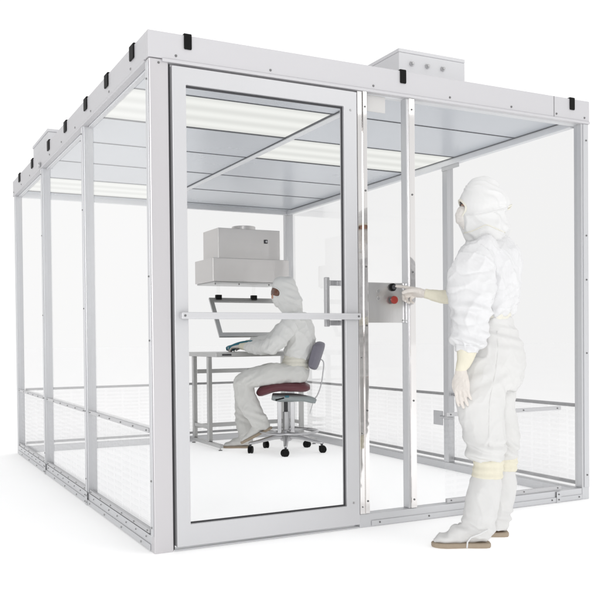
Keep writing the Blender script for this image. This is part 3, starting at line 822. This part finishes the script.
# overboots with foot and sole
dirf = -RIGHT
def foot(st, heel, toe, hw, parent, name='overboot', vox=.0055, amp=1.0, up=V((0, 0, 1)), top=.07, flat=True, mat='boot'):
    heel, toe = V(heel), V(toe); d = (toe-heel); L_ = d.length; d.normalize(); s = d.cross(up).normalized(); u = s.cross(d)
    bm = bmesh.new(); loft(bm, st, 4)
    prof = [(.03, .60, .055), (.12, .82, .085), (.28, .84, .122), (.45, .80, .104), (.6, .90, .078), (.76, .95, .056), (.9, .78, .039), (.975, .38, .026)]
    fs = []
    for t, w_, h_ in prof:
        h_ *= top/.07
        c = heel+d*t*L_+u*(.012+h_/2); fs.append((*c, hw*w_, h_/2, *s))
    loft3(bm, fs, 4, 0, n=20)
    bm = fuse(bm, vox, 2)
    def f(p):
        h, dd, z = loc_(p, heel)
        low = math.exp(-((z-.10)/.05)**2)
        cr = (1-abs(noise.noise(V((h*13+z*5, dd*11, z*4-h*3+2)))))**7
        return -.004+amp*(.005*noise.noise(V((h*9, dd*9, z*4)))+.006*(rid(h*13+z*6, dd*10, z*5-h*5)-.45)+.006*cr+low*.007*math.sin(z*95+h*40+noise.noise(p*9)*3))
    displace(bm, f, 1)
    if flat: floor_clamp(bm, .02)
    o = obj(name, bm, M[mat], parent, smooth=True)
    sl = obj('sole', sole_bm(heel-u*0, toe, hw*1.03, .023, 0, up), M['sole'], o, bevel=.004, smooth=False)
    return o
hn = P(490.5, 545.2, SD-.11); hn.z = 0; tn = P(431.5, 547, SD-.11+.015); tn.z = 0
hf = P(508.5, 536, SD+.11); hf.z = 0; tf = P(452, 537, SD+.13); tf.z = 0
ob = foot(boot_n, hn, tn, .050, person)
ob2 = foot(boot_f, hf, tf, .050, person)
c0 = P(478, 538, SD-.11-.03); c1 = P(464, 545.5, SD-.11-.056)
obj('boot_strap', tube([P(488, 529.5, SD-.175), P(480, 534, SD-.172), P(471, 537.5, SD-.166), P(467.5, 542, SD-.166), P(467, 548, SD-.166)], .0042, n=8), M['white'], ob, smooth=True)
# hood
bm = fuse(loft(bmesh.new(), hood_st, 5, n=36, vertical=True), .0045, 2)
def f_hood(p):
    h, d, z = loc_(p, hc)
    back = min(1, max(0, (h+.05)/.1)); top = min(1, max(0, (z+.05)/.06))
    lines = .012*(rid((z*1.0+h*.42)*28+noise.noise(p*9)*1.8, d*8, (h-z*.4)*5)-.4)
    band = math.exp(-((z+.017-h*.16)/.010)**2)
    skirt = max(0, min(1, (-.02-z)/.03))
    sk = skirt*.015*(rid(h*14+z*16, d*12, z*9-h*8)-.4)
    return (.35+.65*back)*top*lines-band*.007*back+sk+.005*noise.noise(V((h*8, d*8, z*8)))
displace(bm, f_hood, 1)
rim = open_face(bm, hc, Fs, Ss, .076, hc.z-.056, hc.z+.044)
bvh = BVHTree.FromBMesh(bm)
hd_o = obj('hood', bm, M['hood'], person, smooth=True)
so = hd_o.modifiers.new('solid', 'SOLIDIFY'); so.thickness = .003; so.offset = -1
obj('hood_rim', tube(rim, .0060, n=8, closed=True), M['trim'], hd_o, smooth=True)
# elastic line at the back of the hood and its tail
pts = on_surface(bvh, [(q[0], q[1]) for q in catmull([(467, 214.8), (474, 215), (482, 214), (492, 212), (502, 209.5), (507.5, 207.5)], 5)], SD)
obj('hood_elastic', tube(pts, .0028, n=8), M['hood'], hd_o, smooth=True)
pts = on_surface(bvh, [(q[0], q[1]) for q in catmull([(464, 233), (472, 231), (480, 227.5), (487, 225), (496, 228.5), (505, 232.5)], 5)], SD)
obj('neck_seam', tube(pts, .0026, n=8), M['trim'], hd_o, smooth=True)
pts = [P(505, 208.5, SD-.035), P(509, 206.5, SD-.02), P(511.5, 204.8, SD-.01), P(509.5, 208.5, SD), P(506, 210.5, SD-.01)]
obj('hood_tie', tube(pts, [.004, .005, .004, .005, .004], n=8), M['trim'], hd_o, smooth=True)
# face mask
def mask_bm(hc, F, S, high=False):
    bm = bmesh.new(); st = []
    for z, f, hf_, hs in ((-.026, .034, .064, .064), (-.038, .036, .069, .069), (-.055, .034, .068, .067), (-.085, .034, .056, .057), (-.110, .036, .042, .043), (-.122, .034, .024, .024)):
        st.append((*(hc+F*f+V((0, 0, z))), hf_, hs, *F))
    if high:
        for i, (z, f, hf_, hs) in enumerate(((-.016, .034, .064, .062), (-.036, .043, .0755, .068), (-.055, .037, .069, .067))):
            st[i] = (*(hc+F*f+V((0, 0, z))), hf_, hs, *F)
    loft3(bm, st, 3, 0, n=28)
    bm = fuse(bm, .004, 1)
    displace(bm, lambda p: .0022*(rid(p.x*30, p.y*30, p.z*60)-.4), 0)
    return bm
obj('face_mask', mask_bm(hc, Fs, Ss, True), M['mask'], person, smooth=True)

# ================================================================== lab stool
S0 = V((2.12, 2.92, 0))
SDs = (S0-CAM).dot(_f)
stool = thing('lab_stool', 'wheeled laboratory stool with burgundy saddle seat, grey backrest, foot ring and five black casters', 'stool', S0)
ez = V((0, 0, 1))
def SP(px, py, dd=0): return P(px, py, SDs+dd)
# base
hubz = .155
hub = obj('base_hub', tube([S0+ez*.10, S0+ez*.115, S0+ez*.175, S0+ez*.20], [.045, .055, .048, .034], n=28), M['chrome'], stool, bevel=.003, smooth=True)
for k in range(5):
    a = math.radians(-117+72*k); d = V((math.cos(a), math.sin(a), 0)); s = V((-d.y, d.x, 0))
    st = [(*(S0+d*.03+ez*.145), .030, .028, *s), (*(S0+d*.12+ez*.135), .026, .022, *s), (*(S0+d*.24+ez*.108), .020, .016, *s), (*(S0+d*.325+ez*.092), .017, .013, *s), (*(S0+d*.345+ez*.090), .010, .008, *s)]
    arm = obj('base_arm', loft3(bmesh.new(), st, 3, 0, n=18), M['chrome'], stool, smooth=True)
    cpt = S0+d*.33
    cs = obj('caster', cyl(cpt+ez*.055, (0, 0, 1), .011, .026, n=14), M['gasket'], stool)
    ca = a+.6+k*1.3; wx = V((math.cos(ca), math.sin(ca), 0))
    for q in (-1, 1):
        wc = cpt+wx*(q*.012)+ez*.034-V((-wx.y, wx.x, 0))*.008
        obj('wheel', cyl(wc-wx*.009, wx, .034, .018, n=28), M['black'], cs, bevel=.005)
    obj('caster_hood', obox(cpt+ez*.046, wx*.0025, V((-wx.y, wx.x, 0))*.026, ez*.020), M['black'], cs, bevel=.004)
# column and gas lift
zseat = SP(286, 391).z
obj('column', cyl(S0+ez*.19, (0, 0, 1), .030, .17, n=28), M['chrome'], stool, bevel=.002)
obj('gas_lift', cyl(S0+ez*.3605, (0, 0, 1), .017, zseat-.045-.3605, n=24), M['gasket'], stool)
for sg in (-1, 1):
    c = S0+RIGHT*(.058*sg)
    obj('side_support', obox(c+ez*((.15+zseat-.05)/2), RIGHT*.018, VIEW*.014, ez*((zseat-.05-.15)/2)), M['chrome'], stool, bevel=.003)
# foot ring
rz = SP(288, 431).z; Rr = .262; rc = S0+RIGHT*.02
ringp = [rc+V((math.cos(t), math.sin(t), 0))*Rr+ez*rz for t in [k*2*PI/64 for k in range(64)]]
fr2 = obj('foot_ring', tube(ringp, .0105, n=12, closed=True), M['chrome'], stool, smooth=True)
for k in range(3):
    a = math.radians(20+120*k); d = V((math.cos(a), math.sin(a), 0))
    obj('ring_spoke', tube([S0+d*.03+ez*(rz-.004), rc+d*(Rr-.006)+ez*rz], .008, n=10), M['chrome'], fr2, smooth=True)
# seat: saddle with a drooping front
bm = bmesh.new()
st = [(257.5, 394.5, 0, 2.2, .07), (260, 392.5, 0, 4.2, .125), (265, 389.5, 0, 5.4, .165), (272, 387, 0, 5.3, .19), (281, 386, 0, 5.0, .20), (291, 386, 0, 5.2, .205), (300, 386.5, 0, 5.0, .20), (306, 387, 0, 4.2, .175), (310, 387, 0, 2.3, .12)]
loft(bm, [(a, b, SDs+c, d, e) for a, b, c, d, e in st], 5, e=2.6)
bm = fuse(bm, .006, 2); displace(bm, lambda p: .002*noise.noise(p*14), 0)
obj('seat', bm, M['vinyl'], stool, smooth=True)
bm = bmesh.new()
loft(bm, [(272, 396.5, SDs, 3.4, .075), (280, 397.5, SDs, 4.2, .085), (292, 397.5, SDs, 4.2, .085), (303, 398, SDs, 3.4, .06), (312, 400, SDs, 3.2, .035), (316, 401.5, SDs, 2.2, .024)], 3, e=3)
bm = fuse(bm, .006, 1)
mech = obj('seat_mechanism', bm, M['mech'], stool, smooth=True)
obj('height_lever', tube([SP(284, 398, -.08), SP(280, 399, -.15), SP(276, 400, -.20)], [.006, .006, .008], n=10), M['black'], mech, smooth=True)
obj('lever_plate', obox(SP(287, 396.5, -.088), RIGHT*.018, VIEW*.006, ez*.010), M['teal'], mech, bevel=.003)
# backrest
bt0, bb0 = SP(321.5, 343.5), SP(313.5, 367.5)
bu = (bt0-bb0); bl = bu.length; bu.normalize(); bn = bu.cross(VIEW).normalized()
bm = bmesh.new()
for_r = []
for k in range(9):
    w = -1+2*k/8
    c = (bt0+bb0)/2+VIEW*(w*.175)-RIGHT*(.045*w*w)
    sc_ = (1-abs(w)**4*.25)
    for_r.append((*c, bl/2*sc_*1.14, .040*(1-abs(w)**4*.35), *bu))
loft3(bm, for_r, 3, 0, n=28, e=4.5)
bm = fuse(bm, .006, 1)
bk_o = obj('backrest', bm, M['mauve'], stool, smooth=True)
rod = [SP(318, 358, 0), SP(323.5, 362, 0), SP(322.8, 374, 0), SP(321, 385, 0), SP(317.5, 395, 0), SP(313, 400.5, 0)]
rod = [V(q) for q in catmull([tuple(r) for r in rod], 6)]
obj('backrest_rod', tube(rod, .0055, n=10), M['bar'], stool, smooth=True)
cab = [V(q) for q in catmull([tuple(SP(*q)) for q in ((314, 401, -.02), (312, 406, -.03), (310.5, 411, -.03), (310, 413.5, -.03))], 5)]
obj('pull_cord', tube(cab, .003, n=8), M['bar'], stool, smooth=True)

# ================================================================== seated person
QD = 7.50
org2 = P(246, 449, 7.7); org2.z = 0
Fq = (-RIGHT*math.cos(.50)-VIEW*math.sin(.50)).normalized(); Sq = V((0, 0, 1)).cross(Fq)
hood2 = [(283.5, 276.8, QD, 3.0, .03), (283.6, 277.8, QD, 6.6, .06), (284, 280.5, QD, 10, .088), (284.4, 285, QD, 12, .104), (285.4, 290, QD, 13, .110), (286.4, 295.5, QD, 13.6, .108), (287.8, 299.5, QD, 14.6, .108), (289.4, 304, QD, 13.2, .108), (291, 309.5, QD, 11.0, .108), (292.5, 313, QD, 9.5, .10), (293, 316, QD, 8.2, .09)]
hc2 = P(282.8, 293, QD)
torso2 = [(292.5, 310.5, QD, 6.5, .06), (293, 313, QD, 9, .09), (294, 317, QD, 12, .15), (296.5, 323, QD, 14.6, .195), (299, 332, QD, 15.6, .205), (300, 342, QD, 15.1, .195), (299, 350, QD, 14.6, .18), (297.5, 355, QD, 13.6, .17), (297, 358.5, QD, 12.6, .16)]
waist2 = [(297.2, 354, QD, 11.8, .15), (296.6, 359, QD, 12.9, .164), (295.6, 364, QD, 13.6, .170), (295, 367.5, QD, 14.2, .175)]
arm_n2 = [(294, 319, QD-.10, 8, .07), (291, 324, QD-.17, 9.5, .08), (285, 332.5, QD-.20, 9.2, .08), (278, 341, QD-.19, 8.6, .078), (272, 346, QD-.14, 8.2, .075), (264, 347.2, QD-.03, 7.2, .068), (256, 347, QD+.08, 6.0, .058), (249.5, 346.6, QD+.15, 4.8, .045), (246.8, 346.5, QD+.175, 4.0, .038)]
arm_f2 = [(294, 319, QD+.10, 8, .07), (290, 324, QD+.19, 9.5, .08), (281, 333, QD+.24, 8.5, .078), (272, 340, QD+.28, 7.5, .07), (262, 342, QD+.33, 6.0, .06), (252, 343, QD+.38, 4.5, .045)]
cuff_n2 = [(248.5, 346.5, QD+.16, 4.1, .040), (246, 346.5, QD+.18, 4.1, .038), (242.5, 346.4, QD+.205, 3.4, .032), (240, 346.3, QD+.22, 3.0, .028)]
cuff_f2 = [(253.5, 342.9, QD+.37, 4.0, .038), (249, 343, QD+.39, 3.3, .032), (246, 343, QD+.405, 3.0, .028)]
tro_t2 = [(295, 365.5, QD, 13.2, .165), (294.5, 370, QD, 14.6, .185), (294, 376, QD, 14.4, .195), (294.5, 382, QD, 12.5, .18)]
tro_n2 = [(300, 374, QD-.06, 9.5, .10), (288, 373.5, QD-.10, 10.5, .105), (274, 374.5, QD-.11, 11, .10), (260, 377, QD-.10, 10.2, .094), (249, 378.5, QD-.09, 9.4, .088), (243, 383, QD-.085, 9.6, .082), (244.5, 391, QD-.085, 10.0, .08), (248, 401, QD-.085, 10.0, .08), (253, 411, QD-.085, 9.6, .078), (258.5, 420, QD-.085, 8.8, .072), (261.5, 425, QD-.085, 7.8, .064)]
tro_f2 = [(300, 374, QD+.06, 9.5, .10), (288, 372.5, QD+.12, 10, .105), (270, 374, QD+.19, 10, .10), (254, 376.5, QD+.24, 9.2, .092), (245.5, 379, QD+.265, 8.6, .085), (243, 386, QD+.27, 8.6, .08), (243, 398, QD+.27, 8.6, .08), (243.5, 412, QD+.27, 8.6, .078), (245, 426, QD+.27, 8.2, .072), (246, 436, QD+.27, 7.4, .062), (246.5, 442, QD+.27, 6.2, .05)]
wn2 = P(240.5, 346.4, QD+.218); 
tipn = P(227.5, 348.2, QD+.30)
wf2 = P(246.5, 343, QD+.40); tipf = P(233, 346, QD+.47)
curl2 = ((.25, .45, .3), (.3, .5, .3), (.32, .5, .35), (.35, .55, .35))
def h2n(bm, sh=0): return hand(bm, wn2, tipn-wn2, VIEW+RIGHT*.1, V((0, 0, -1)), curl2, .95, sh, thumb=(.7, .3))
def h2f(bm, sh=0): return hand(bm, wf2, tipf-wf2, -VIEW, V((0, 0, -1)), curl2, .95, sh, thumb=(.7, .3))
# feet: far one flat on the floor, near one resting on the foot ring
hq = P(250.5, 447.2, QD+.27); hq.z = 0; tq = P(222.5, 447.2, QD+.29); tq.z = 0
hp = P(272.5, 428.5, QD-.085); tp_ = P(241.5, 444.2, QD-.06)
dp = (tp_-hp).normalized(); upn = (VIEW.cross(dp)); upn = upn if upn.z > 0 else -upn
st_near2 = [(259.5, 421, QD-.085, 8.4, .068), (262, 425, QD-.085, 8.0, .062), (264, 428, QD-.085, 6.8, .052), (264.5, 430, QD-.085, 5.5, .045)]
st_far2 = [(245.5, 430, QD+.27, 7.8, .066), (246, 437, QD+.27, 7.2, .06), (246, 443, QD+.27, 6, .05)]
bm = bmesh.new()
body_common(bm, [torso2, waist2, tro_t2, tro_n2, tro_f2, arm_n2, arm_f2], .026)
body_common(bm, [cuff_n2, cuff_f2], .006); body_common(bm, [st_near2, st_far2], .02)
loft(bm, [(287, 302, QD, 6.2, .055), (291, 310, QD, 6.4, .058), (293, 318, QD, 7.5, .07)], 3)
head_bm(bm, hc2, Fq, Sq); h2n(bm, .004); h2f(bm, .004)
body2 = fuse(bm, .0065, 1)
person2 = obj('person', body2, M['skin'], None, smooth=True)
person2.data.transform(Matrix.Translation(-org2)); person2.location = org2
tag(person2, 'person in off-white cleanroom suit sitting on the stool inside, leaning over the workbench', 'person')
face_parts(person2, hc2, Fq, Sq)
bm = bmesh.new(); loft(bm, torso2, 5); loft(bm, arm_n2, 5); loft(bm, arm_f2, 5)
bm = fuse(bm, .0065, 3)
o2 = P(296, 345, QD)
def f_sm2(p):
    h, d, z = loc_(p, o2)
    w = noise.noise(p*3)*.6
    r1 = (1-abs(noise.noise(V((h*8+z*7+w, d*6, z*3-h*4)))))**3; r2 = (1-abs(noise.noise(V((h*16-z*10+w*2, d*12, z*9+h*6)))))**4
    return .010*noise.noise(V((h*6+z*3, d*6, z*4-h*3)))+.015*(r1-.45)+.008*(r2-.4)+math.exp(-((z+.02)/.05)**2)*math.exp(-((h+.21)/.09)**2)*.008*math.sin((h-z)*80)
displace(bm, f_sm2, 1)
obj('smock', bm, M['sseat'], person2, smooth=True)
bm = fuse(loft(bmesh.new(), waist2, 4), .006, 1); displace(bm, lambda p: .003*math.sin(p.z*170+noise.noise(p*8)*3), 0)
obj('waistband', bm, M['trim'], person2, smooth=True)
bm = bmesh.new(); loft(bm, tro_t2, 5); loft(bm, tro_n2, 5); loft(bm, tro_f2, 5)
bm = fuse(bm, .0065, 3)
def f_tr2(p):
    h, d, z = loc_(p, o2)
    w = noise.noise(p*3)*.6
    r1 = (1-abs(noise.noise(V((h*8+z*6+w, d*7, z*6-h*5)))))**3; r2 = (1-abs(noise.noise(V((h*16-z*10+w*2, d*12, z*12+h*6)))))**4
    return .008*noise.noise(V((h*7, d*6, z*4)))+.009*(r1-.45)+.005*(r2-.4)+math.exp(-((z+.64)/.08)**2)*.006*math.sin(z*100+h*40)+math.exp(-((z+.30)/.05)**2)*math.exp(-((h+.42)/.12)**2)*.006*math.sin(z*90-h*60)
displace(bm, f_tr2, 1)
obj('trousers', bm, M['tseat'], person2, smooth=True)
sleeve_band(cuff_n2, M['knit'], 'glove_cuff', person2, .005); sleeve_band(cuff_f2, M['knit'], 'glove_cuff', person2, .005)
for fn in (h2n, h2f):
    bm = fuse(fn(bmesh.new()), .0038, 1); displace(bm, gl_f, 0); floor = bt+.001
    for v in bm.verts:
        if v.co.z < floor: v.co.z = floor
    obj('glove', bm, M['glove'], person2, smooth=True)
foot(st_far2, hq, tq, .047, person2, vox=.0065, amp=.7, top=.062, mat='tseat')
foot(st_near2, hp, tp_, .047, person2, vox=.0065, amp=.7, up=upn, top=.062, flat=False, mat='tseat')
bm = fuse(loft(bmesh.new(), hood2, 5, n=32, vertical=True), .0055, 2)
def f_h2(p):
    h, d, z = loc_(p, hc2); back = min(1, max(0, (h+.02)/.08))
    return back*.012*(rid((z+h*.4)*22, d*8, h*7)-.4)+.010*noise.noise(V((h*10, d*10, z*10)))+max(0, min(1, (-.05-z)/.05))*.008*(rid(h*14+z*10, d*12, z*8)-.4)
displace(bm, f_h2, 1)
rim = open_face(bm, hc2, Fq, Sq, .082, hc2.z-.062, hc2.z+.052)
h2o = obj('hood', bm, M['sseat'], person2, smooth=True)
so = h2o.modifiers.new('solid', 'SOLIDIFY'); so.thickness = .003; so.offset = -1
obj('hood_rim', tube(rim, .0065, n=8, closed=True), M['sseat'], h2o, smooth=True)
obj('face_mask', mask_bm(hc2, Fq, Sq), M['sseat'], person2, smooth=True)
gst = [(*(hc2+Fq*f+ez*z), hf_, hs, *Fq) for z, f, hf_, hs in ((.036, .048, .036, .052), (.026, .054, .044, .064), (.0, .056, .048, .069), (-.022, .054, .046, .062), (-.032, .050, .036, .046))]
gog = obj('goggles', fuse(loft3(bmesh.new(), gst, 4, 0, n=32, e=2.6), .004, 2), M['goggle'], person2, smooth=True)

# ------------------------------------------------------------------ teal tool under the seated person's hands
ty = P(231, 346.5, QD+.30)
tool = thing('handheld_scanner', 'teal handheld tool with white ribbed nose and long curved grip lying on the workbench', 'tool', (ty.x, ty.y, bt))
def TP(px, z, dd=.30): 
    q = P(px, 346, QD+dd); return V((q.x, q.y, z))
st = []
for px, zz, hh, ww in ((226.2, .030, .016, .030), (228.5, .034, .026, .040), (232.5, .040, .030, .042), (236.5, .060, .026, .036), (242, .085, .015, .026), (249, .098, .009, .022), (256, .100, .008, .020), (262, .094, .007, .018), (267, .082, .005, .012)):
    q = TP(px, bt+zz, .33); st.append((*q, ww, hh, *VIEW))
b_ = loft3(bmesh.new(), st, 4, 0, n=20)
floor_clamp(b_, bt+.001)
obj('tool_body', b_, M['teal'], tool, smooth=True)
for px in (228.5, 230.5):
    q = TP(px, bt+.033, .33)
    obj('nose_rib', loft3(bmesh.new(), [(*(q-RIGHT*.003), .0415, .025, *VIEW), (*q, .043, .0265, *VIEW), (*(q+RIGHT*.003), .0415, .025, *VIEW)], 2, 0, n=20), M['white'], tool, smooth=True)

# ------------------------------------------------------------------ light
wd = bpy.data.worlds.new('World'); sc.world = wd; wd.use_nodes = True
nt = wd.node_tree; nt.nodes.clear(); L = nt.links.new
out = nt.nodes.new('ShaderNodeOutputWorld'); bg = nt.nodes.new('ShaderNodeBackground')
tc = nt.nodes.new('ShaderNodeTexCoord')
dp_ = nt.nodes.new('ShaderNodeVectorMath'); dp_.operation = 'DOT_PRODUCT'; dp_.inputs[1].default_value = V((-.78, -.62, .05)).normalized()
L(tc.outputs['Generated'], dp_.inputs[0])
mr = nt.nodes.new('ShaderNodeMapRange'); mr.interpolation_type = 'SMOOTHSTEP'
mr.inputs['From Min'].default_value = -.25; mr.inputs['From Max'].default_value = .85; mr.inputs['To Min'].default_value = 0.0; mr.inputs['To Max'].default_value = 1.0
L(dp_.outputs['Value'], mr.inputs['Value'])
dr = nt.nodes.new('ShaderNodeVectorMath'); dr.operation = 'DOT_PRODUCT'; dr.inputs[1].default_value = V((.62, -.78, 0)).normalized()
L(tc.outputs['Generated'], dr.inputs[0])
k1 = nt.nodes.new('ShaderNodeMath'); k1.operation = 'MULTIPLY'; k1.inputs[1].default_value = 13; L(dr.outputs['Value'], k1.inputs[0])
k2 = nt.nodes.new('ShaderNodeMath'); k2.operation = 'SINE'; L(k1.outputs[0], k2.inputs[0])
k3 = nt.nodes.new('ShaderNodeMapRange'); k3.interpolation_type = 'SMOOTHSTEP'; k3.inputs['From Min'].default_value = -.35; k3.inputs['From Max'].default_value = .75
k3.inputs['To Min'].default_value = .14; k3.inputs['To Max'].default_value = .52; L(k2.outputs[0], k3.inputs['Value'])
k4 = nt.nodes.new('ShaderNodeMix'); k4.data_type = 'FLOAT'; k4.inputs[2].default_value = 1.10
L(mr.outputs['Result'], k4.inputs[0]); L(k3.outputs['Result'], k4.inputs[3])
bg.inputs['Color'].default_value = (1, 1, 1, 1)
L(k4.outputs[0], bg.inputs['Strength']); L(bg.outputs[0], out.inputs['Surface'])

def area(name, loc, target, size, power, col=(1, 1, 1)):
    l = bpy.data.lights.new(name, 'AREA'); l.shape = 'RECTANGLE'; l.size, l.size_y = size; l.energy = power; l.color = col
    o = bpy.data.objects.new(name, l); C.objects.link(o); o.location = loc
    o.rotation_euler = (V(target)-V(loc)).to_track_quat('-Z', 'Y').to_euler()
area('softbox_key', (3.8, -5.2, 5.2), (1.5, 0, 1.0), (3.0, 3.0), 35, (1, .99, .975))
area('softbox_top', (1.4, .5, 7.5), (1.4, .8, 0), (6, 6), 60)
area('added_fill', (-6, -11, 3.2), (2.2, 2.0, 1.0), (4, 4), 620)  # added lamp behind the camera, brightens the interior

sc.render.engine = 'CYCLES'
sc.view_settings.view_transform = 'Standard'; sc.view_settings.look = 'None'; sc.view_settings.exposure = 0; sc.view_settings.gamma = 1
sc.cycles.use_denoising = True
sc.cycles.max_bounces = 10; sc.cycles.transparent_max_bounces = 40; sc.cycles.diffuse_bounces = 5; sc.cycles.glossy_bounces = 5
sc.cycles.caustics_reflective = False; sc.cycles.caustics_refractive = False
